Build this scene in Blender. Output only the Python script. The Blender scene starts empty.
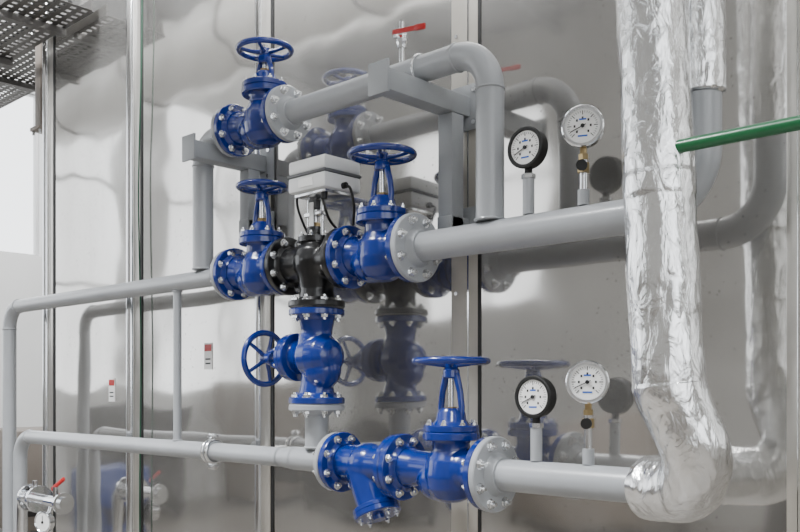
import bpy, bmesh, math, random
from mathutils import Vector, Matrix, noise
random.seed(4)
pi=math.pi
COL=bpy.context.scene.collection

# ---------------------------------------------------------------- materials
def mat(name, col, rough=.5, metal=0., coat=0., bump=None, noisecol=None, spec=.5):
    m=bpy.data.materials.new(name); m.use_nodes=True
    nt=m.node_tree; b=nt.nodes['Principled BSDF']
    b.inputs['Base Color'].default_value=(*col,1)
    b.inputs['Roughness'].default_value=rough
    b.inputs['Metallic'].default_value=metal
    b.inputs['Coat Weight'].default_value=coat
    b.inputs['Coat Roughness'].default_value=.10
    tc=nt.nodes.new('ShaderNodeTexCoord')
    if noisecol:
        sc,amt=noisecol
        n=nt.nodes.new('ShaderNodeTexNoise'); n.inputs['Scale'].default_value=sc; n.inputs['Detail'].default_value=6
        nt.links.new(tc.outputs['Object'],n.inputs['Vector'])
        r=nt.nodes.new('ShaderNodeMapRange')
        r.inputs[1].default_value=.3; r.inputs[2].default_value=.7
        r.inputs[3].default_value=1-amt; r.inputs[4].default_value=1+amt*.5
        nt.links.new(n.outputs['Fac'],r.inputs[0])
        mx=nt.nodes.new('ShaderNodeVectorMath'); mx.operation='SCALE'
        mx.inputs[0].default_value=col
        nt.links.new(r.outputs[0],mx.inputs['Scale'])
        nt.links.new(mx.outputs[0],b.inputs['Base Color'])
    if bump:
        sc,st,dist=bump
        n=nt.nodes.new('ShaderNodeTexNoise'); n.inputs['Scale'].default_value=sc; n.inputs['Detail'].default_value=4
        nt.links.new(tc.outputs['Object'],n.inputs['Vector'])
        bp=nt.nodes.new('ShaderNodeBump'); bp.inputs['Strength'].default_value=st; bp.inputs['Distance'].default_value=dist
        nt.links.new(n.outputs['Fac'],bp.inputs['Height'])
        nt.links.new(bp.outputs[0],b.inputs['Normal'])
    return m

M_BLUE=mat('blue_paint',(.0005,.021,.20),.22,0,.55,bump=(90,.15,.002),noisecol=(14,.15))
M_GREY=mat('grey_pipe_paint',(.37,.385,.405),.32,0,.35,bump=(60,.08,.002),noisecol=(7,.07))
M_GREYD=mat('grey_bracket_paint',(.32,.335,.35),.42,noisecol=(9,.1))
M_BLACK=mat('black_cast_paint',(.003,.003,.004),.3,0,.4,bump=(90,.2,.002))
M_RUB=mat('black_rubber',(.004,.004,.004),.5)
M_BOLT=mat('zinc_bolt',(.78,.79,.80),.22,1.)
M_CHROME=mat('polished_chrome',(.8,.81,.83),.10,1.)
M_BRASS=mat('brass',(.45,.34,.18),.3,1.)
M_DIAL=mat('dial_white',(.90,.90,.89),.4)
M_INK=mat('dial_ink',(.006,.006,.008),.5)
M_BLUEINK=mat('dial_blue_mark',(.01,.1,.5),.5)
M_PLAST=mat('actuator_white_plastic',(.74,.75,.75),.4)
M_PLASTD=mat('actuator_grey_plastic',(.10,.105,.11),.45)
M_RED=mat('red_lever',(.45,.006,.006),.4)
M_GREEN=mat('green_pipe_paint',(.001,.115,.035),.35,0,.3)
M_GREENC=mat('green_cable',(.005,.06,.03),.5)
M_TRAY=mat('galvanised_tray',(.14,.135,.13),.45,.6)
M_DUCT=mat('duct_metal',(.88,.88,.87),.35,.2,bump=(4,.4,.02))
M_STRIP=mat('joint_strip_steel',(.66,.64,.60),.3,.85,noisecol=(6,.12))
M_STRIPB=mat('joint_strip_beige',(.47,.445,.40),.4,.3,noisecol=(5,.15))
M_HALL=mat('hall_wall_paint',(.40,.39,.37),.7,noisecol=(.6,.12))
M_HALLG=mat('hall_wall_grey',(.46,.46,.45),.7,noisecol=(1.5,.3))
M_HALLW=mat('hall_wall_white',(.80,.80,.79),.7,noisecol=(.8,.06))
M_CEIL=mat('ceiling_metal_deck',(.20,.20,.20),.7)
M_FRAME=mat('window_frame_paint',(.6,.6,.6),.5)
M_CAB=mat('cabinet_dark',(.03,.026,.024),.5)
M_CABG=mat('cabinet_beige',(.22,.19,.165),.5)
M_CABB=mat('cabinet_blue',(.003,.022,.15),.4)
M_FLOOR=mat('concrete_floor',(.20,.185,.165),.45,noisecol=(1.2,.25),bump=(12,.15,.01))

def steel_wall():
    m=bpy.data.materials.new('polished_stainless_wall'); m.use_nodes=True
    nt=m.node_tree; b=nt.nodes['Principled BSDF']; L=nt.links.new
    b.inputs['Metallic'].default_value=1.
    tc=nt.nodes.new('ShaderNodeTexCoord')
    mp=nt.nodes.new('ShaderNodeMapping'); mp.inputs['Scale'].default_value=(1.,1.,.35)
    L(tc.outputs['Object'],mp.inputs['Vector'])
    n1=nt.nodes.new('ShaderNodeTexNoise'); n1.inputs['Scale'].default_value=2.2; n1.inputs['Detail'].default_value=8
    L(mp.outputs[0],n1.inputs['Vector'])
    cr=nt.nodes.new('ShaderNodeValToRGB')
    cr.color_ramp.elements[0].position=.3; cr.color_ramp.elements[0].color=(.50,.487,.465,1)
    cr.color_ramp.elements[1].position=.7; cr.color_ramp.elements[1].color=(.655,.645,.625,1)
    L(n1.outputs['Fac'],cr.inputs[0])
    v=nt.nodes.new('ShaderNodeTexVoronoi'); v.inputs['Scale'].default_value=42
    L(tc.outputs['Object'],v.inputs['Vector'])
    lt=nt.nodes.new('ShaderNodeMath'); lt.operation='LESS_THAN'; lt.inputs[1].default_value=.14
    L(v.outputs['Distance'],lt.inputs[0])
    n3=nt.nodes.new('ShaderNodeTexNoise'); n3.inputs['Scale'].default_value=1.6
    L(tc.outputs['Object'],n3.inputs['Vector'])
    gt=nt.nodes.new('ShaderNodeMath'); gt.operation='GREATER_THAN'; gt.inputs[1].default_value=.48
    L(n3.outputs['Fac'],gt.inputs[0])
    mu=nt.nodes.new('ShaderNodeMath'); mu.operation='MULTIPLY'; L(lt.outputs[0],mu.inputs[0]); L(gt.outputs[0],mu.inputs[1])
    ms=nt.nodes.new('ShaderNodeMath'); ms.operation='MULTIPLY'; ms.inputs[1].default_value=.5; L(mu.outputs[0],ms.inputs[0])
    mx=nt.nodes.new('ShaderNodeMix'); mx.data_type='RGBA'; mx.inputs[7].default_value=(.2,.19,.18,1)
    L(ms.outputs[0],mx.inputs[0]); L(cr.outputs[0],mx.inputs[6]); L(mx.outputs[2],b.inputs['Base Color'])
    n2=nt.nodes.new('ShaderNodeTexNoise'); n2.inputs['Scale'].default_value=5; n2.inputs['Detail'].default_value=6
    L(mp.outputs[0],n2.inputs['Vector'])
    mr=nt.nodes.new('ShaderNodeMapRange'); mr.inputs[3].default_value=.03; mr.inputs[4].default_value=.10
    L(n2.outputs['Fac'],mr.inputs[0]); L(mr.outputs[0],b.inputs['Roughness'])
    n4=nt.nodes.new('ShaderNodeTexNoise'); n4.inputs['Scale'].default_value=2.4; n4.inputs['Detail'].default_value=1
    L(tc.outputs['Object'],n4.inputs['Vector'])
    bp=nt.nodes.new('ShaderNodeBump'); bp.inputs['Strength'].default_value=1.; bp.inputs['Distance'].default_value=.0055
    L(n4.outputs['Fac'],bp.inputs['Height']); L(bp.outputs[0],b.inputs['Normal'])
    b2=nt.nodes.new('ShaderNodeBsdfPrincipled'); b2.inputs['Metallic'].default_value=.7; b2.inputs['Roughness'].default_value=.5
    L(mx.outputs[2],b2.inputs['Base Color'])
    ms2=nt.nodes.new('ShaderNodeMixShader'); ms2.inputs[0].default_value=.20
    L(b.outputs[0],ms2.inputs[1]); L(b2.outputs[0],ms2.inputs[2])
    L(ms2.outputs[0],nt.nodes['Material Output'].inputs['Surface'])
    return m
M_STEEL=steel_wall()

def foil_mat():
    m=mat('aluminium_foil',(.90,.905,.91),.15,1.)
    nt=m.node_tree; b=nt.nodes['Principled BSDF']; L=nt.links.new
    tc=nt.nodes.new('ShaderNodeTexCoord')
    mp=nt.nodes.new('ShaderNodeMapping'); mp.inputs['Scale'].default_value=(1.,1.,.5); L(tc.outputs['Object'],mp.inputs['Vector'])
    n=nt.nodes.new('ShaderNodeTexNoise'); n.inputs['Scale'].default_value=28; n.inputs['Detail'].default_value=7; n.inputs['Distortion'].default_value=1.2
    L(mp.outputs[0],n.inputs['Vector'])
    v=nt.nodes.new('ShaderNodeTexVoronoi'); v.inputs['Scale'].default_value=24; v.feature='DISTANCE_TO_EDGE'; L(mp.outputs[0],v.inputs['Vector'])
    ad=nt.nodes.new('ShaderNodeMath'); ad.operation='MULTIPLY_ADD'; ad.inputs[1].default_value=.6
    L(v.outputs['Distance'],ad.inputs[0]); L(n.outputs['Fac'],ad.inputs[2])
    bp=nt.nodes.new('ShaderNodeBump'); bp.inputs['Strength'].default_value=.75; bp.inputs['Distance'].default_value=.007
    L(ad.outputs[0],bp.inputs['Height']); L(bp.outputs[0],b.inputs['Normal'])
    return m
M_FOIL=foil_mat()

# ---------------------------------------------------------------- mesh builder
def frame(axis):
    a=Vector(axis).normalized()
    h=Vector((0,0,1)) if abs(a.z)<.9 else Vector((1,0,0))
    u=a.cross(h).normalized(); v=a.cross(u).normalized()
    return a,u,v

class MB:
    def __init__(s): s.v=[]; s.f=[]; s.m=[]; s.mats=[]
    def mi(s,m):
        if m not in s.mats: s.mats.append(m)
        return s.mats.index(m)
    def add(s,vs,fs,m):
        o=len(s.v); s.v+= [tuple(x) for x in vs]
        k=s.mi(m)
        for f in fs: s.f.append([i+o for i in f]); s.m.append(k)
    def lathe(s,prof,origin,axis,m,seg=32,phase=0.):
        a,u,v=frame(axis); o=Vector(origin); vs=[];rings=[]
        for d,r in prof:
            if r<=1e-6: rings.append([len(vs)]); vs.append(o+a*d)
            else:
                ring=[]
                for i in range(seg):
                    t=2*pi*i/seg+phase
                    ring.append(len(vs)); vs.append(o+a*d+(u*math.cos(t)+v*math.sin(t))*r)
                rings.append(ring)
        fs=[]
        for A,B in zip(rings,rings[1:]):
            for i in range(seg):
                j=(i+1)%seg
                if len(A)==1 and len(B)==1: break
                if len(A)==1: fs.append([A[0],B[i],B[j]])
                elif len(B)==1: fs.append([A[i],B[0],A[j]])
                else: fs.append([A[i],B[i],B[j],A[j]])
        s.add(vs,fs,m)
    def cyl(s,p0,p1,r,m,seg=24,r2=None,ch=0.,phase=0.):
        p0=Vector(p0);p1=Vector(p1);L=(p1-p0).length
        r2=r if r2 is None else r2
        pr=[(0,0)]
        if ch: pr+=[(0,r-ch),(ch,r),(L-ch,r2),(L,r2-ch)]
        else: pr+=[(0,r),(L,r2)]
        pr+=[(L,0)]
        s.lathe(pr,p0,p1-p0,m,seg,phase)
    def tube(s,pts,r,m,seg=24,caps=True):
        pts=[Vector(p) for p in pts]; n=len(pts)
        rs=r if isinstance(r,(list,tuple)) else [r]*n
        T=[]
        for i in range(n):
            a=pts[max(i-1,0)]; b=pts[min(i+1,n-1)]; T.append((b-a).normalized())
        _,u,_=frame(T[0]); vs=[];fs=[]
        for i in range(n):
            u=(u-T[i]*u.dot(T[i])).normalized(); w=T[i].cross(u)
            for k in range(seg):
                t=2*pi*k/seg; vs.append(pts[i]+(u*math.cos(t)+w*math.sin(t))*rs[i])
        for i in range(n-1):
            for k in range(seg):
                j=(k+1)%seg; fs.append([i*seg+k,i*seg+j,(i+1)*seg+j,(i+1)*seg+k])
        if caps:
            fs.append(list(range(seg))[::-1]); fs.append([(n-1)*seg+k for k in range(seg)])
        s.add(vs,fs,m)
    def box(s,c,size,m,rot=None,bev=0.):
        bm=bmesh.new(); bmesh.ops.create_cube(bm,size=1.)
        bmesh.ops.scale(bm,vec=size,verts=bm.verts)
        if bev: bmesh.ops.bevel(bm,geom=bm.edges[:],offset=bev,segments=2,affect='EDGES',profile=.5)
        if rot is not None: bmesh.ops.transform(bm,matrix=rot.to_4x4(),verts=bm.verts)
        bmesh.ops.translate(bm,vec=c,verts=bm.verts)
        bm.verts.index_update()
        s.add([v.co.copy() for v in bm.verts],[[v.index for v in f.verts] for f in bm.faces],m); bm.free()
    def sphere(s,c,r,m,seg=24,sc=(1,1,1)):
        pr=[(-r*math.cos(pi*i/14),r*math.sin(pi*i/14)) for i in range(15)]
        pr[0]=(-r,0);pr[-1]=(r,0)
        o=len(s.v); s.lathe(pr,(0,0,0),(0,0,1),m,seg)
        for i in range(o,len(s.v)):
            v=s.v[i]; s.v[i]=(v[0]*sc[0]+c[0],v[1]*sc[1]+c[1],v[2]*sc[2]+c[2])
    def torus(s,c,axis,R,r,m,seg=48,sr=12):
        a,u,v=frame(axis); c=Vector(c); vs=[];fs=[]
        for i in range(seg):
            t=2*pi*i/seg; d=u*math.cos(t)+v*math.sin(t)
            for k in range(sr):
                q=2*pi*k/sr; vs.append(c+d*(R+r*math.cos(q))+a*r*math.sin(q))
        for i in range(seg):
            for k in range(sr):
                i2=(i+1)%seg;k2=(k+1)%sr; fs.append([i*sr+k,i2*sr+k,i2*sr+k2,i*sr+k2])
        s.add(vs,fs,m)
    def bolts(s,c,axis,R,n,m,r=.0115,h=.010,phase=.0,stud=.007):
        a,u,v=frame(axis); c=Vector(c)
        for i in range(n):
            t=2*pi*(i+.5)/n+phase; p=c+(u*math.cos(t)+v*math.sin(t))*R
            s.cyl(p,p+a*.0015,r*1.25,m,16)
            s.cyl(p,p+a*h,r,m,6,ch=.0012,phase=random.random())
            if stud: s.cyl(p+a*h,p+a*(h+stud),r*.5,m,10)
    def flange(s,c,axis,R,th,m,hub=0.,hr=.05):
        pr=[(0,0),(0,R-.003),(.003,R),(th-.003,R),(th,R-.003)]
        if hub: pr+=[(th,hr+.012),(th+hub*.5,hr+.004),(th+hub,hr),(th+hub,0)]
        else: pr+=[(th,0)]
        s.lathe(pr,c,axis,m,48)
    def obj(s,name,parent=None,M=None,ang=35,fix=True):
        me=bpy.data.meshes.new(name); me.from_pydata(s.v,[],s.f)
        for m in s.mats: me.materials.append(m)
        for p,k in zip(me.polygons,s.m): p.material_index=k; p.use_smooth=True
        bm=bmesh.new(); bm.from_mesh(me); bmesh.ops.recalc_face_normals(bm,faces=bm.faces); bm.to_mesh(me); bm.free()
        me.set_sharp_from_angle(angle=math.radians(ang))
        o=bpy.data.objects.new(name,me); COL.objects.link(o)
        if parent: o.parent=parent
        if M is not None: o.matrix_local=M
        return o

def fillet(pts,R,n=12):
    pts=[Vector(p) for p in pts]; out=[pts[0]]
    for i in range(1,len(pts)-1):
        a=(pts[i-1]-pts[i]).normalized(); b=(pts[i+1]-pts[i]).normalized()
        ang=a.angle(b)
        if abs(ang-pi)<.02: out.append(pts[i]); continue
        d=R/math.tan(ang/2); c=pts[i]+(a+b).normalized()*(R/math.sin(ang/2))
        p0=pts[i]+a*d; p1=pts[i]+b*d; v0=p0-c; v1=p1-c; w=v0.angle(v1)
        for k in range(n+1):
            t=k/n; out.append(c+(v0*math.sin((1-t)*w)+v1*math.sin(t*w))/math.sin(w))
    out.append(pts[-1]); return out
def empty(name,M):
    e=bpy.data.objects.new(name,None); e.empty_display_size=.1; COL.objects.link(e); e.matrix_world=M; return e

YP=-.20           # pipe plane (in front of wall at y=0)
ZT,ZU,ZL=2.44,1.92,1.27

# ---------------------------------------------------------------- globe valve
def cast_body(parent,mb,name='body'):
    o=mb.obj(name,parent)
    r=o.modifiers.new('r','REMESH'); r.mode='VOXEL'; r.voxel_size=.0036; r.use_smooth_shade=True
    sm=o.modifiers.new('s','SMOOTH'); sm.factor=.6; sm.iterations=7
    return o
def globe_valve(loc,rot,L,H,wr,R=.098,sx0=0.):
    e=empty('globe_valve',Matrix.Translation(loc)@rot)
    h=L/2; k=H/.30
    b=MB()
    b.lathe([(-h+.004,0),(-h+.004,.066),(-h+.03,.06),(-h*.55,.052),(0,.048),(h*.55,.052),(h-.03,.06),(h-.004,.066),(h-.004,0)],(0,0,0),(1,0,0),M_BLUE,40)
    b.lathe([(-.090,0),(-.088,.03),(-.077,.052),(-.05,.070),(-.015,.076),(.03,.070),(.06,.054),(.085,.054),(.1,.07),(.105,.07),(.105,0)],(sx0,0,0),(0,0,1),M_BLUE,40)
    b.sphere((-.045+sx0,0,-.028),.062,M_BLUE,sc=(1.05,1,1)); b.sphere((.045+sx0,0,.006),.060,M_BLUE,sc=(1.05,1,1))
    cast_body(e,b)
    f=MB()
    f.flange((-h,0,0),(1,0,0),R,.021,M_BLUE,.015,.062); f.flange((h,0,0),(-1,0,0),R,.021,M_BLUE,.015,.062)
    f.bolts((-h+.021,0,0),(1,0,0),R*.81,8,M_BOLT); f.bolts((h-.021,0,0),(-1,0,0),R*.81,8,M_BOLT)
    f.obj('flanges',e)
    T0=Matrix.Translation((sx0,0,0))
    n=MB()
    n.lathe([(.088,0),(.088,.078),(.091,.081),(.108,.081),(.111,.078),(.111,.076),(.114,.079),(.128,.079),(.131,.076),(.131,.056),(.145,.044),(.160*k if k>.95 else .158,.040),(.172*k if k>.95 else .17,.030),(.172*k if k>.95 else .17,0)],(0,0,0),(0,0,1),M_BLUE,40)
    n.bolts((0,0,.131),(0,0,1),.067,8,M_BOLT,r=.008,h=.008)
    zt=H-.045; zb=.145
    for sx in (-1,1):
        pts=[(sx*.034,0,zb),(sx*.038,0,zb+(zt-zb)*.3),(sx*.033,0,zb+(zt-zb)*.65),(sx*.018,0,zt+.008)]
        n.tube(pts,[.011,.0095,.0095,.011],M_BLUE,12)
    n.lathe([(zt-.004,0),(zt-.004,.022),(zt,.025),(zt+.02,.024),(zt+.024,.02),(zt+.024,0)],(0,0,0),(0,0,1),M_BLUE,24)
    n.cyl((0,0,.15),(0,0,H+.014),.0085,M_BOLT,16)
    n.lathe([(.165,0),(.165,.017),(.182,.017),(.182,0)],(0,0,0),(0,0,1),M_BRASS,6)
    n.obj('bonnet',e,T0)
    w=MB()
    w.torus((0,0,H),(0,0,1),wr-.010,.0105,M_BLUE,64,12)
    w.lathe([(H-.022,0),(H-.022,.018),(H-.018,.021),(H+.004,.019),(H+.006,.016),(H+.006,0)],(0,0,0),(0,0,1),M_BLUE,24)
    w.lathe([(H+.006,0),(H+.006,.012),(H+.016,.012),(H+.016,0)],(0,0,0),(0,0,1),M_BOLT,6)
    for i in range(5):
        t=2*pi*i/5+.35; c,s_=math.cos(t),math.sin(t)
        w.tube([(c*.012,s_*.012,H-.010),(c*wr*.45,s_*wr*.45,H-.008),(c*(wr-.010),s_*(wr-.010),H)],[.009,.007,.0065],M_BLUE,10)
    w.obj('handwheel',e,T0)
    return e
I=Matrix.Identity(4)
globe_valve((-2.54,YP,ZT),I,.29,.25,.102,.094,.030)
globe_valve((-2.545,YP,ZU),I,.29,.292,.092,.094,.020)
globe_valve((-1.945,YP,ZU),I,.28,.300,.107,.100,.012)
globe_valve((-1.685,YP,ZL),I,.34,.312,.112,.100,.028)
globe_valve((-2.235,YP,1.61),Matrix.Rotation(-pi/2,4,'Y'),.31,.275,.100,.092)

# ---------------------------------------------------------------- three-way control valve + actuator
e=empty('motorised_three_way_valve',Matrix.Translation((-2.24,YP,ZU)))
b=MB(); h=.147
b.lathe([(-h,0),(-h,.064),(-h+.03,.058),(-.05,.055),(0,.06),(.05,.055),(h-.03,.058),(h,.064),(h,0)],(0,0,0),(1,0,0),M_BLACK,40)
b.lathe([(-.13,0),(-.13,.06),(-.09,.055),(-.05,.062),(0,.074),(.04,.066),(.06,.05),(.075,.05),(.075,0)],(0.005,0,0),(0,0,1),M_BLACK,40)
b.sphere((0,0,0),.074,M_BLACK)
cast_body(e,b)
f=MB()
f.flange((-.15,0,0),(1,0,0),.098,.021,M_BLACK,.012,.06); f.flange((.15,0,0),(-1,0,0),.098,.021,M_BLACK,.012,.06)
f.flange((.005,0,-.149),(0,0,1),.094,.02,M_BLACK,.012,.058)
f.bolts((-.129,0,0),(1,0,0),.08,8,M_BOLT); f.bolts((.129,0,0),(-1,0,0),.08,8,M_BOLT); f.bolts((.005,0,-.129),(0,0,1),.076,8,M_BOLT)
f.lathe([(.065,0),(.065,.058),(.082,.058),(.082,.034),(.10,.028),(.115,.028),(.115,0)],(0,0,0),(0,0,1),M_BLACK,32)
f.bolts((0,0,.082),(0,0,1),.047,6,M_BOLT,r=.008)
f.obj('flanges',e)
y=MB()
for sx in (-.033,.033): y.cyl((sx,0,.08),(sx,0,.22),.007,M_BOLT,14)
y.cyl((0,0,.10),(0,0,.22),.007,M_CHROME,14)
y.lathe([(.112,0),(.112,.016),(.13,.016),(.13,0)],(0,0,0),(0,0,1),M_BRASS,6)
y.box((0,0,.158),(.085,.03,.014),M_BOLT,bev=.002); y.box((0,0,.19),(.035,.035,.03),M_PLASTD,bev=.003)
y.box((0,-.018,.145),(.02,.004,.10),M_PLAST)
y.obj('yoke',e)
a=MB()
a.box((.02,0,.232),(.150,.125,.014),M_BOLT,bev=.002)
a.box((.02,0,.262),(.180,.158,.05),M_PLAST,bev=.008)
a.box((.02,0,.291),(.184,.162,.010),M_PLASTD,bev=.003)
a.box((.02,0,.318),(.180,.158,.046),M_PLAST,bev=.010)
a.box((.02,-.0805,.262),(.07,.002,.026),M_DIAL)
a.cyl((-.02,-.01,.338),(-.02,-.01,.352),.02,M_PLASTD,24,ch=.003)
for sx in (-.05,.09):
    for sy in (-.055,.055): a.cyl((sx,sy,.338),(sx,sy,.344),.005,M_BOLT,8)
a.cyl((.075,-.05,.236),(.075,-.05,.205),.011,M_RUB,14); a.cyl((.10,.0,.25),(.125,.0,.25),.010,M_RUB,14)
a.cyl((-.062,0,.25),(-.082,0,.25),.010,M_RUB,14)
a.obj('actuator_box',e,Matrix.Translation((.022,0,-.018)))
c=MB()
def cr(pts,n=8):
    P=[Vector(p) for p in pts]; P=[P[0]*2-P[1]]+P+[P[-1]*2-P[-2]]; out=[]
    for i in range(1,len(P)-2):
        for k in range(n):
            t=k/n; p0,p1,p2,p3=P[i-1:i+3]
            out.append(.5*((2*p1)+(-p0+p2)*t+(2*p0-5*p1+4*p2-p3)*t*t+(-p0+3*p1-3*p2+p3)*t**3))
    out.append(P[-2]); return out
c.tube(cr([(.125,0,.25),(.15,0,.235),(.145,.02,.18),(.10,.06,.12),(.06,.12,.08),(.02,.18,.02)]),.0045,M_RUB,10)
c.tube(cr([(.075,-.05,.21),(.078,-.04,.17),(.06,.0,.14),(.04,.08,.10),(-.03,.17,.08)]),.0045,M_RUB,10)
c.tube(cr([(-.08,0,.25),(-.11,0,.245),(-.135,.03,.20),(-.14,.09,.12),(-.12,.18,.05)]),.0045,M_RUB,10)
c.obj('cables',e,Matrix.Translation((.016,0,-.018)))

# ---------------------------------------------------------------- Y strainer
e=empty('y_strainer',Matrix.Translation((-1.992,YP,ZL)))
b=MB(); h=.133
b.lathe([(-h+.004,0),(-h+.004,.062),(-h+.03,.055),(0,.062),(h-.03,.055),(h-.004,.062),(h-.004,0)],(0,0,0),(1,0,0),M_BLUE,36)
ax=Vector((.07,-.015,-.135)).normalized()
b.cyl(Vector((-.02,0,0)),Vector((-.02,0,0))+ax*.145,.062,M_BLUE,36,r2=.056)
b.sphere((0,0,0),.066,M_BLUE,sc=(1.2,1,1))
cast_body(e,b)
f=MB()
f.flange((-h,0,0),(1,0,0),.096,.021,M_BLUE,.012,.06); f.flange((h,0,0),(-1,0,0),.096,.021,M_BLUE,.012,.06)
f.bolts((-h+.021,0,0),(1,0,0),.078,8,M_BOLT); f.bolts((h-.021,0,0),(-1,0,0),.078,8,M_BOLT)
p=Vector((-.02,0,0))+ax*.14
f.lathe([(0,0),(0,.070),(.003,.073),(.014,.073),(.016,.070),(.016,.073),(.03,.073),(.033,.070),(.033,.02),(.045,.018),(.045,0)],p,ax,M_BLUE,40)
f.bolts(p+ax*.033,ax,.056,6,M_BOLT,r=.008)
f.obj('flanges',e)

# ---------------------------------------------------------------- grey pipes
def pipe(name,parts):
    mb=MB()
    for p in parts: p(mb)
    return mb.obj(name)
r8=.043; r6=.033; rt=.039
def T(pts,r,R=.12,mt=M_GREY): return lambda mb: mb.tube(fillet(pts,R),r,mt,36)
def RED(x0,r0,x1,r1,z): return lambda mb: mb.lathe([(0,0),(0,r0),(.01,r0),(abs(x1-x0)-.01,r1),(abs(x1-x0),r1),(abs(x1-x0),0)],(x0,YP,z),(x1-x0,0,0),M_GREY,36)
def FL(c,ax,R=.098,hub=.02,hr=.045,bolts=True):
    def g(mb):
        mb.flange(c,ax,R,.020,M_GREY,hub,hr)
        a=Vector(ax).normalized()
        if bolts: mb.bolts(Vector(c)+a*.020,ax,R*.81,8,M_BOLT,r=.012,h=.011,stud=.010)
    return g
def WELD(c,ax,r): return lambda mb: mb.torus(c,ax,r,.0035,M_GREY,40,8)

pipe('steel_supply_pipe',[
  T([(-2.76,YP,ZU),(-4.60,YP,ZU),(-4.60,YP,.0)],r6,.11),
  RED(-2.80,r6,-2.715,rt,ZU), FL((-2.692,YP,ZU),(-1,0,0),.092,.012),
  WELD((-4.49,YP,ZU),(1,0,0),r6),WELD((-4.60,YP,ZU-.11),(0,0,1),r6)])
pipe('steel_bypass_pipe',[
  T([(-2.71,YP,ZT),(-2.885,YP,ZT),(-2.885,YP,ZU+.034)],rt,.10), FL((-2.687,YP,ZT),(-1,0,0),.092,.012),
  WELD((-2.885,YP,2.345),(0,0,1),rt), WELD((-2.885,YP,ZU+.037),(0,0,1),rt)])
pipe('steel_bypass_pipe',[
  T([(-2.375,YP,ZT),(-1.518,YP,ZT),(-1.518,YP,ZU+.043)],rt,.115), FL((-2.392,YP,ZT),(1,0,0),.094,.02),
  WELD((-1.633,YP,ZT),(1,0,0),rt),WELD((-1.518,YP,ZT-.115),(0,0,1),rt),WELD((-1.518,YP,ZU+.046),(0,0,1),rt+.002)])
pipe('steel_supply_pipe',[
  T([(-1.785,YP,ZU),(-.91,YP,ZU),(-.91,YP,2.17)],r8,.13), FL((-1.803,YP,ZU),(1,0,0),.102,.022,.048),
  WELD((-1.04,YP,ZU),(1,0,0),r8)])
pipe('steel_branch_pipe',[
  T([(-3.06,YP,ZU-.032),(-3.06,YP,ZL+.032)],.016), WELD((-3.06,YP,ZU-.034),(0,0,1),.017), WELD((-3.06,YP,ZL+.034),(0,0,1),.017)])
pipe('steel_return_pipe',[
  T([(-2.155,YP,ZL),(-2.34,YP,ZL)],rt), RED(-2.335,rt,-2.42,r6,ZL),
  T([(-2.40,YP,ZL),(-4.475,YP,ZL),(-4.475,YP,.0)],r6,.11),
  FL((-2.128,YP,ZL),(-1,0,0),.094,.012),
  WELD((-4.365,YP,ZL),(1,0,0),r6)])
pipe('steel_tee_pipe',[
  T([(-2.235,YP,1.44),(-2.235,YP,ZL+.036)],rt), FL((-2.235,YP,1.453),(0,0,-1),.092,.015), WELD((-2.235,YP,ZL+.042),(0,0,1),rt)])
pipe('steel_return_pipe',[
  T([(-1.50,YP,ZL),(-1.03,YP,ZL)],r8), FL((-1.513,YP,ZL),(1,0,0),.104,.022,.048)])

# pipe clamp
mb=MB()
mb.torus((-2.81,YP,ZL),(1,0,0),.040,.007,M_BOLT,40,8)
mb.torus((-2.835,YP,ZL),(1,0,0),.040,.006,M_BOLT,40,8)
for sz in (1,-1):
    mb.box((-2.822,YP,ZL+sz*.054),(.035,.014,.026),M_BOLT,bev=.002)
    mb.cyl((-2.822,YP-.022,ZL+sz*.056),(-2.822,YP+.022,ZL+sz*.056),.006,M_BOLT,8)
mb.cyl((-2.822,YP+.04,ZL),(-2.822,-.002,ZL),.008,M_BOLT,12)
mb.cyl((-2.822,-.008,ZL),(-2.822,0,ZL),.03,M_BOLT,20)
mb.obj('pipe_clamp')

# ---------------------------------------------------------------- brackets
def bracket(x,yf,zc,leg_bot):
    mb=MB(); w=.062
    mb.box((x,yf/2-.002,zc),(w,-yf-.004,w),M_GREYD,bev=.004)
    mb.box((x,yf-.004,zc+.005),(w+.016,.008,w+.03),M_GREYD,bev=.002)
    mb.box((x,-.068,(zc-w/2+leg_bot)/2),(w*.9,.055,zc-w/2-leg_bot),M_GREYD,bev=.003)
    mb.box((x,-.052,leg_bot+.02),(w*.9,.096,.05),M_GREYD,bev=.003)
    mb.box((x,-.010,zc),(.14,.010,.14),M_GREYD,bev=.002)
    mb.box((x,-.010,leg_bot+.02),(.14,.010,.12),M_GREYD,bev=.002)
    for sx in(-.05,.05):
        for sz in (-.05,.05): mb.cyl((x+sx,-.015,zc+sz),(x+sx,-.023,zc+sz),.009,M_BOLT,6)
    return mb
mb=bracket(-1.77,-.375,2.366,1.98)
mb.torus((-1.77,YP,ZT),(1,0,0),.043,.004,M_BOLT,40,8)
mb.obj('pipe_support_bracket')
mb=bracket(-2.77,-.335,2.364,2.10); mb.obj('pipe_support_bracket')

# ---------------------------------------------------------------- red lever ball valve
mb=MB(); x=-1.85; z=ZT+.038
mb.cyl((x,YP,z),(x,YP,z+.05),.009,M_BOLT,16)
mb.lathe([(.045,0),(.045,.014),(.058,.014),(.062,.017),(.085,.017),(.089,.014),(.10,.014),(.10,0)],(x,YP,z),(0,0,1),M_CHROME,8)
mb.cyl((x,YP,z+.10),(x,YP,z+.125),.008,M_BOLT,12)
mb.cyl((x,YP-.012,z+.073),(x,YP-.032,z+.073),.006,M_BOLT,10)
mb.box((x+.045,YP-.030,z+.080),(.11,.004,.014),M_RED,rot=Matrix.Rotation(.12,3,'Y'),bev=.001)
mb.box((x+.10,YP-.030,z+.073),(.04,.010,.018),M_RED,rot=Matrix.Rotation(.12,3,'Y'),bev=.004)
mb.obj('red_lever_ball_valve')

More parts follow.
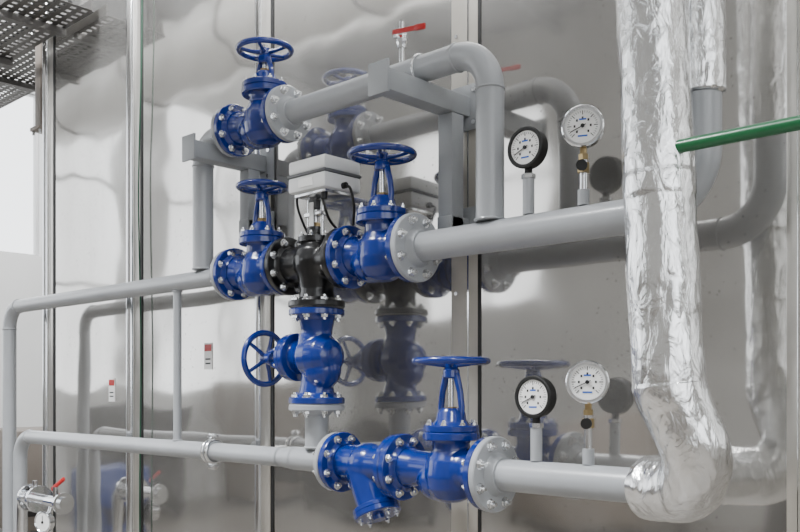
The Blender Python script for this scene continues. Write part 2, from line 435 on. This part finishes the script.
# ---------------------------------------------------------------- gauges
def gauge(x,z,r,yaw,rim,zbase,fit,tilt=0):
    yc=YP
    mb=MB()
    d=.018
    mb.lathe([(-d,0),(-d,r-.004),(-d+.004,r),(d-.008,r),(d-.006,r+.003),(d,r+.003),(d+.003,r),(d+.003,r-.006),(d-.002,r-.008),(d-.002,0)],(0,0,0),(0,-1,0),rim,48)
    mb.lathe([(d-.0015,0),(d-.0015,r-.008),(d-.003,r-.008)],(0,0,0),(0,-1,0),M_DIAL,48)
    yf=-(d-.001)
    for i in range(31):
        t=math.radians(225-270*i/30); big=i%5==0
        l=.010 if big else .005; rr=r-.012-l/2
        mb.box((math.cos(t)*rr,yf,math.sin(t)*rr),(l,.0006,.0018 if big else .0009),M_INK,rot=Matrix.Rotation(-t,3,'Y'))
        if big:
            rr=r-.030
            mb.box((math.cos(t)*rr,yf,math.sin(t)*rr),(.0045,.0006,.006),M_INK)
    t=math.radians(205); 
    mb.box((math.cos(t)*r*.25,yf-.0015,math.sin(t)*r*.25),(r*.85,.001,.0022),M_INK,rot=Matrix.Rotation(-t,3,'Y'))
    mb.cyl((0,yf,0),(0,yf-.004,0),.005,M_INK,16)
    mb.box((0,yf,r*.33),(.018,.0006,.004),M_BLUEINK); mb.box((0,yf,-r*.5),(.024,.0006,.004),M_BLUEINK)
    h=z-zbase
    mb.box((0,0,-r-.008),(.016,.016,.022),M_BRASS if fit else rim,bev=.002)
    if fit:
        mb.cyl((0,0,-r-.018),(0,0,-r-.032),.013,M_BRASS,6); mb.cyl((0,0,-r-.03),(0,0,-h+.02),.010,M_CHROME,14)
        mb.cyl((0,0,-r-.040),(0,0,-r-.064),.016,M_BRASS,6)
        mb.cyl((0.0,-.03,-r-.052),(0.0,.012,-r-.052),.008,M_BRASS,12)
        mb.cyl((0,-.03,-r-.052),(0,-.036,-r-.052),.014,M_RUB,16)
        mb.cyl((0,0,-h+.040),(0,0,-h+.001),.015,M_GREY,16)
    else:
        mb.cyl((0,0,-r-.018),(0,0,-h+.001),.0155,M_GREY,18)
        mb.cyl((0,0,-r-.016),(0,0,-r-.028),.019,M_BOLT,6)
    mb.obj('pressure_gauge',M=Matrix.Translation((x,yc,z))@Matrix.Rotation(yaw,4,'Z')@Matrix.Rotation(tilt,4,'Y'))
gauge(-1.390,2.138,.052,.03,M_RUB,ZU+r8,False)
gauge(-1.222,2.160,.050,.42,M_CHROME,ZU+r8,True)
gauge(-1.365,1.482,.053,.03,M_RUB,ZL+r8,False)
gauge(-1.208,1.520,.051,.40,M_CHROME,ZL+r8,True)

# ---------------------------------------------------------------- foil insulated pipes
def foil_pipe(name,path,r,amp,step=.006):
    P=[path[0]]
    for a,b in zip(path,path[1:]):
        L=(b-a).length; n=max(1,int(L/step))
        for k in range(1,n+1): P.append(a+(b-a)*k/n)
    n=len(P); rs=[]
    acc=0
    for i,p in enumerate(P):
        if i: acc+=(P[i]-P[i-1]).length
        ring=((acc+.12)%.46)
        rs.append(r+(.002 if ring<.05 else 0)+.003*noise.noise(Vector((acc*6,3,1))))
    rs[0]*=.8
    mb=MB(); mb.tube(P,rs,M_FOIL,96)
    for i,v in enumerate(mb.v):
        k=i//96
        if k>=n: continue
        v=Vector(v); d=(v-P[k])
        bend=1.+1.2*max(0,1-abs(v.z-1.30)/.25)
        a=noise.noise(Vector((v.x*13,v.y*13,v.z*7)))
        cre=-abs(noise.noise(Vector((v.x*26,v.y*26,v.z*10))))-.35*abs(noise.noise(Vector((v.x*50,v.y*50,v.z*34))))
        mb.v[i]=tuple(P[k]+d*(1+(a*amp+cre*amp)*bend/r))
    return mb.obj(name,ang=60)
path=fillet([(-1.045,YP,ZL),(-.850,-.262,ZL),(-.935,-.31,1.50),(-.950,-.32,1.85),(-.976,-.33,2.6),(-.986,-.33,5.6)],.10,14)
foil_pipe('foil_insulated_pipe',path,.0785,.0026)
foil_pipe('foil_insulated_pipe',[Vector((-.91,YP,2.17)),Vector((-.91,YP,5.6))],.052,.0015)

# green pipe
mb=MB()
mb.tube([(-.915,-.355,2.02),(1.6,-.355,2.02)],.0145,M_GREEN,24)
mb.torus((-.908,-.355,2.02),(1,0,0),.014,.005,M_GREEN,24,8)
mb.cyl((.3,-.355,2.02),(.3,-.006,2.02),.008,M_BOLT,12); mb.torus((.3,-.355,2.02),(1,0,0),.018,.004,M_BOLT,24,8)
mb.obj('green_pipe')

# ---------------------------------------------------------------- stainless wall
seams=[-4.62,-3.712,-2.77,-1.77,-.775,.22,1.22,2.22,3.2]
mb=MB()
for a,b in zip(seams,seams[1:]):
    mb.box(((a+b)/2,.03,2.6),(b-a-.004,.06,5.2),M_STEEL)
mb.obj('wall_back')
mb=MB(); mb.box((-4.59,1.95,2.6),(.05,3.7,5.2),M_HALLG); mb.obj('wall_enclosure_side')
def trim(i,x,w,t,m=M_STRIPB,screws=True):
    mb=MB()
    mb.box((x,-t/2,2.6),(w,t,5.2),m,bev=min(.003,t*.4))
    mb.box((x+w*.5+.004,-.0015,2.6),(.012,.003,5.2),M_RUB)
    mb.box((x+w*.15,-t-.001,2.6),(w*.05,.002,5.2),M_CHROME)
    if screws:
        for k in range(13): mb.cyl((x-w*.3,-t,.2+k*.4),(x-w*.3,-t-.004,.2+k*.4),.006,M_BOLT,8)
    mb.obj('trim_%d'%i)
trim(1,-1.77,.105,.004); trim(2,-.775,.04,.003,M_STRIP,False); trim(3,.22,.08,.004)
def round_trim(i,x,r):
    mb=MB(); mb.cyl((x,-r*.6,0),(x,-r*.6,5.2),r,M_CHROME,24)
    mb.box((x+.035,-.003,2.6),(.06,.006,5.2),M_STRIP,bev=.001)
    mb.box((x-r-.008,-.002,2.6),(.016,.004,5.2),M_RUB)
    mb.box((x+.072,-.002,2.6),(.016,.004,5.2),M_RUB)
    mb.obj('trim_%d'%i)
round_trim(4,-3.735,.022); round_trim(5,-2.79,.016); round_trim(6,-4.595,.018)
mb=MB()
mb.tube(cr([(-3.62,-.03,5.2),(-3.63,-.03,4.2),(-3.61,-.03,3.2),(-3.64,-.03,2.4),(-3.62,-.03,1.7),(-3.63,-.03,1.0),(-3.62,-.03,.3)],10),.0035,M_GREENC,10)
mb.obj('green_cable')
for (sx_,sz_) in ((-3.14,1.64),(-3.93,1.50)):
    mb=MB(); mb.box((sx_,-.0015,sz_),(.055,.003,.11),M_DIAL); mb.box((sx_,-.0032,sz_+.035),(.05,.0015,.028),M_RED)
    mb.box((sx_,-.0032,sz_-.03),(.035,.0012,.006),M_INK); mb.box((sx_,-.0032,sz_-.012),(.035,.0012,.006),M_INK); mb.obj('warning_sticker')

# ---------------------------------------------------------------- perforated cable tray + hanging post
def perf_tray(name,x0,x1,y0,y1,z):
    mb=MB(); nx=int((x1-x0)/.05); ny=int((y1-y0)/.05)
    dx=(x1-x0)/nx; dy=(y1-y0)/ny
    for i in range(nx+1): mb.box((x0+i*dx,(y0+y1)/2,z),(.026,y1-y0,.002),M_TRAY)
    for j in range(ny+1): mb.box(((x0+x1)/2,y0+j*dy,z+.0005),(x1-x0,.026,.002),M_TRAY)
    mb.box(((x0+x1)/2,y0,z+.03),(x1-x0,.003,.06),M_TRAY); mb.box(((x0+x1)/2,y1,z+.03),(x1-x0,.003,.06),M_TRAY)
    for k in range(4):
        mb.tube([(x0+.02,y0+.06+k*.05,z+.018),(x1-.02,y0+.07+k*.05,z+.018)],.011,M_RUB,8)
    for xx in (x0+.3,(x0+x1)/2,x1-.3):
        mb.box((xx,(y0+y1)/2,z-.02),(.04,y1-y0+.02,.035),M_TRAY)
        mb.cyl((xx,y0-.02,z),(xx,y0-.02,6.2),.006,M_BOLT,8)
    mb.obj(name)
perf_tray('cable_tray',-5.9,-4.05,-.36,-.04,3.32)
perf_tray('cable_tray',-7.2,-5.0,.25,.65,3.60)
mb=MB(); mb.box((-4.86,.10,4.6),(.07,.07,3.3),M_CABG,bev=.004); mb.box((-4.86,.10,2.94),(.11,.11,.02),M_CABG,bev=.003)
for s_ in (-.04,.04): mb.cyl((-4.86+s_,.06,2.95),(-4.86+s_,.06,2.91),.008,M_BOLT,6)
mb.obj('hanging_support_post')

# ---------------------------------------------------------------- overhead duct and ladder (room side, mirrored in wall)
mb=MB()
mb.cyl((-10.6,-1.2,3.72),(2.5,-1.2,3.72),.22,M_DUCT,40)
for k in range(12): mb.torus((-10+k*1.1,-1.2,3.72),(1,0,0),.222,.014,M_TRAY,40,8)
for k in range(5): mb.box((-9+k*2.5,-1.2,5.0),(.03,.03,2.2),M_TRAY)
mb.obj('ventilation_duct')
mb=MB()
for yy in (-2.3,-1.9): mb.box((-4.3,yy,4.1),(12.4,.03,.09),M_DUCT)
for k in range(41): mb.box((-10.4+k*.3,-2.1,4.1),(.05,.4,.02),M_DUCT)
for k in range(6): mb.cyl((-9.8+k*2.2,-2.32,4.1),(-9.8+k*2.2,-2.32,6.2),.008,M_BOLT,8)
mb.obj('cable_ladder')

# ---------------------------------------------------------------- lower-left instrument manifold
e=MB()
y=-.25; z=.985
e.tube(fillet([(-4.34,y,.0),(-4.34,y,z),(-3.92,y,z)],.06),.026,M_CHROME,24)
e.lathe([(0,0),(0,.065),(.014,.065),(.014,.036),(.05,.042),(.09,.036),(.09,.065),(.104,.065),(.104,0)],(-4.25,y,z),(1,0,0),M_CHROME,28)
e.bolts((-4.236,y,z),(1,0,0),.052,6,M_BOLT,r=.008); e.bolts((-4.16,y,z),(-1,0,0),.052,6,M_BOLT,r=.008)
e.cyl((-4.20,y,z),(-4.20,y,z+.085),.012,M_CHROME,12); e.cyl((-4.20,y,z+.04),(-4.20,y,z+.06),.022,M_CHROME,6)
e.cyl((-3.99,y,z),(-3.99,y,z+.07),.012,M_CHROME,12)
e.lathe([(0,0),(0,.05),(.012,.05),(.012,.03),(.03,.03),(.03,0)],(-3.92,y,z),(1,0,0),M_CHROME,24)
e.box((-3.965,y,z+.085),(.13,.012,.018),M_RED,rot=Matrix.Rotation(-.45,3,'Y'),bev=.004)
e.cyl((-4.02,y,z),(-4.02,y-.02,z-.07),.010,M_CHROME,12)
dn=Vector((.35,-1,0)).normalized(); pc=Vector((-4.02,y-.035,z-.09))
e.lathe([(-.015,0),(-.015,.046),(.015,.050),(.018,.046),(.014,.042),(.014,0)],pc,dn,M_CHROME,32)
e.cyl(pc+dn*.0145,pc+dn*.0155,.041,M_DIAL,32); e.cyl(pc+dn*.0155,pc+dn*.019,.006,M_INK,12)
e.box(pc+dn*.017+Vector((0,0,.015)),(.003,.001,.032),M_INK)
e.obj('steam_trap_manifold')

# ---------------------------------------------------------------- hall contents
def cabinet(loc,size,m,name='machine_cabinet'):
    mb=MB(); w,d,h=size; x,y=loc
    mb.box((x,y,.1+h/2),(w,d,h),m,bev=.02)
    for sx in (-1,1):
        for sy in (-1,1): mb.box((x+sx*(w/2-.06),y+sy*(d/2-.06),.05),(.07,.07,.10),M_CAB)
        mb.box((x+sx*w*.245,y+d/2+.008,.1+h/2),(w*.46,.016,h*.9),m,bev=.006)
        mb.box((x+sx*.05,y+d/2+.03,.1+h*.55),(.015,.02,.14),M_CHROME,bev=.004)
        mb.box((x+w/2+.006,y+sx*d*.24,.1+h*.3),(.012,d*.4,h*.3),M_CAB,bev=.004)
    mb.obj(name)
cabinet((-8.2,-2.3),(.6,.45,.65),M_CABB,'blue_pump_unit')
cabinet((-9.8,-3.6),(1.0,.8,1.2),M_CAB)
cabinet((-9.6,-5.4),(1.2,.8,1.5),M_CABG)
cabinet((-7.4,-5.2),(1.5,.8,1.0),M_CAB)
cabinet((-5.2,-6.4),(1.8,.8,1.1),M_CABG)
cabinet((-2.6,-6.8),(1.6,.8,.9),M_CAB)
cabinet((-.2,-6.9),(1.8,.8,1.2),M_CABG)
cabinet((-9.2,2.0),(.9,.7,1.0),M_CABG)

# ---------------------------------------------------------------- hall shell
def room_wall(name,axis,pos,a0,a1,z1,openings,m):
    mb=MB(); t=.25
    def seg(b0,b1,z0,z1):
        if b1-b0<.01 or z1-z0<.01: return
        c=(pos,(b0+b1)/2,(z0+z1)/2) if axis=='x' else ((b0+b1)/2,pos,(z0+z1)/2)
        s=(t,b1-b0,z1-z0) if axis=='x' else (b1-b0,t,z1-z0)
        mb.box(c,s,m)
    cur=a0
    for b0,b1,zb,zt in openings:
        seg(cur,b0,0,z1); seg(b0,b1,0,zb); seg(b0,b1,zt,z1); cur=b1
    seg(cur,a1,0,z1); mb.obj(name)
wn=[0]
def window(axis,pos,b0,b1,zb,zt,nb,nz):
    wn[0]+=1; mb=MB(); 
    for i in range(nb+1):
        b=b0+(b1-b0)*i/nb
        c=(pos,b,(zb+zt)/2) if axis=='x' else (b,pos,(zb+zt)/2)
        mb.box(c,(.06,.06,zt-zb),M_FRAME,bev=.005)
    for k in range(nz+1):
        zz=zb+(zt-zb)*k/nz
        c=(pos,(b0+b1)/2,zz) if axis=='x' else ((b0+b1)/2,pos,zz)
        mb.box(c,(.05,b1-b0,.05) if axis=='x' else (b1-b0,.05,.05),M_FRAME)
    mb.obj('window_%d'%wn[0])
ops=[(-7.2,-4.6,1.5,5.6),(-4.1,-1.5,1.5,5.6),(-1.0,.6,1.5,5.6),(1.2,2.92,3.17,5.2)]
room_wall('wall_left','x',-11.1,-8.2,5.2,6.5,ops,M_HALLW)
for i,o in enumerate(ops): window('x',-11.1,o[0],o[1],o[2],o[3],1 if i==3 else 2,1 if i==3 else 3)
ops=[(-9.5,-7.0,2.6,5.4)]
room_wall('wall_front','y',-8.1,-11.1,4.2,6.5,ops,M_HALL)
for o in ops: window('y',-8.1,*o,3,3)
ops=[(-7.0,-4.5,1.5,5.4),(-4.0,-1.2,1.5,5.4)]  # unseen openings added here to give the pipes highlights
room_wall('wall_right','x',4.2,-8.2,5.2,6.5,ops,M_HALL)
for o in ops: window('x',4.2,*o,3,3)
room_wall('wall_rear','y',5.1,-11.1,4.2,6.5,[],M_HALLG)
mb=MB(); mb.box((-3.45,-1.5,-.05),(15.6,13.6,.1),M_FLOOR); mb.obj('floor')
mb=MB()
edges=[-8.2,-6.6,-5.6,-3.6,-2.6,-.4,.6,5.2]
for i in range(0,len(edges)-1,2): mb.box((-3.45,(edges[i]+edges[i+1])/2,6.55),(15.6,edges[i+1]-edges[i],.1),M_CEIL)
for k in range(8): mb.box((-10.5+k*2,-1.5,6.35),(.12,13.2,.28),M_CEIL)
mb.obj('ceiling')

# ---------------------------------------------------------------- lights
def area(name,loc,target,sx,sy,E,col=(1,1,1)):
    l=bpy.data.lights.new(name,'AREA'); l.shape='RECTANGLE'; l.size=sx; l.size_y=sy; l.energy=E; l.color=col
    o=bpy.data.objects.new(name,l); COL.objects.link(o); o.location=loc
    o.rotation_euler=(Vector(target)-Vector(loc)).to_track_quat('-Z','Y').to_euler(); return o
area('added_area',(-3.4,-3.0,6.0),(-2.2,-.2,1.8),1.3,.8,820,(.98,.99,1))  # added key light aimed at the pipes, no fixture behind it
area('added_area.001',(1.2,-2.6,6.0),(-1.2,-.2,1.8),1.2,.8,240,(.98,.99,1))  # added weaker light from the right, also without a fixture
area('added_area.002',(-8.0,2.6,6.0),(-9.5,2.6,1.5),1.5,1.5,260,(.98,.99,1))  # added to brighten the rear hall wall, not a known lamp
w=bpy.data.worlds.new('World'); bpy.context.scene.world=w; w.use_nodes=True
bg=w.node_tree.nodes['Background']; bg.inputs[0].default_value=(.94,.97,1,1); bg.inputs[1].default_value=3.5

# ---------------------------------------------------------------- camera
cd=bpy.data.cameras.new('camera'); cd.sensor_width=36; cd.lens=40.5; cd.shift_y=.155; cd.clip_start=.05
cam=bpy.data.objects.new('camera',cd); COL.objects.link(cam)
a=math.radians(43.47); F=Vector((-math.sin(a),math.cos(a),0)); Rv=Vector((math.cos(a),math.sin(a),0)); U=Vector((0,0,1))
Mx=Matrix((Rv,U,-F)).transposed().to_4x4(); Mx.translation=(0,-2.16,1.5)
cam.matrix_world=Mx
bpy.context.scene.camera=cam
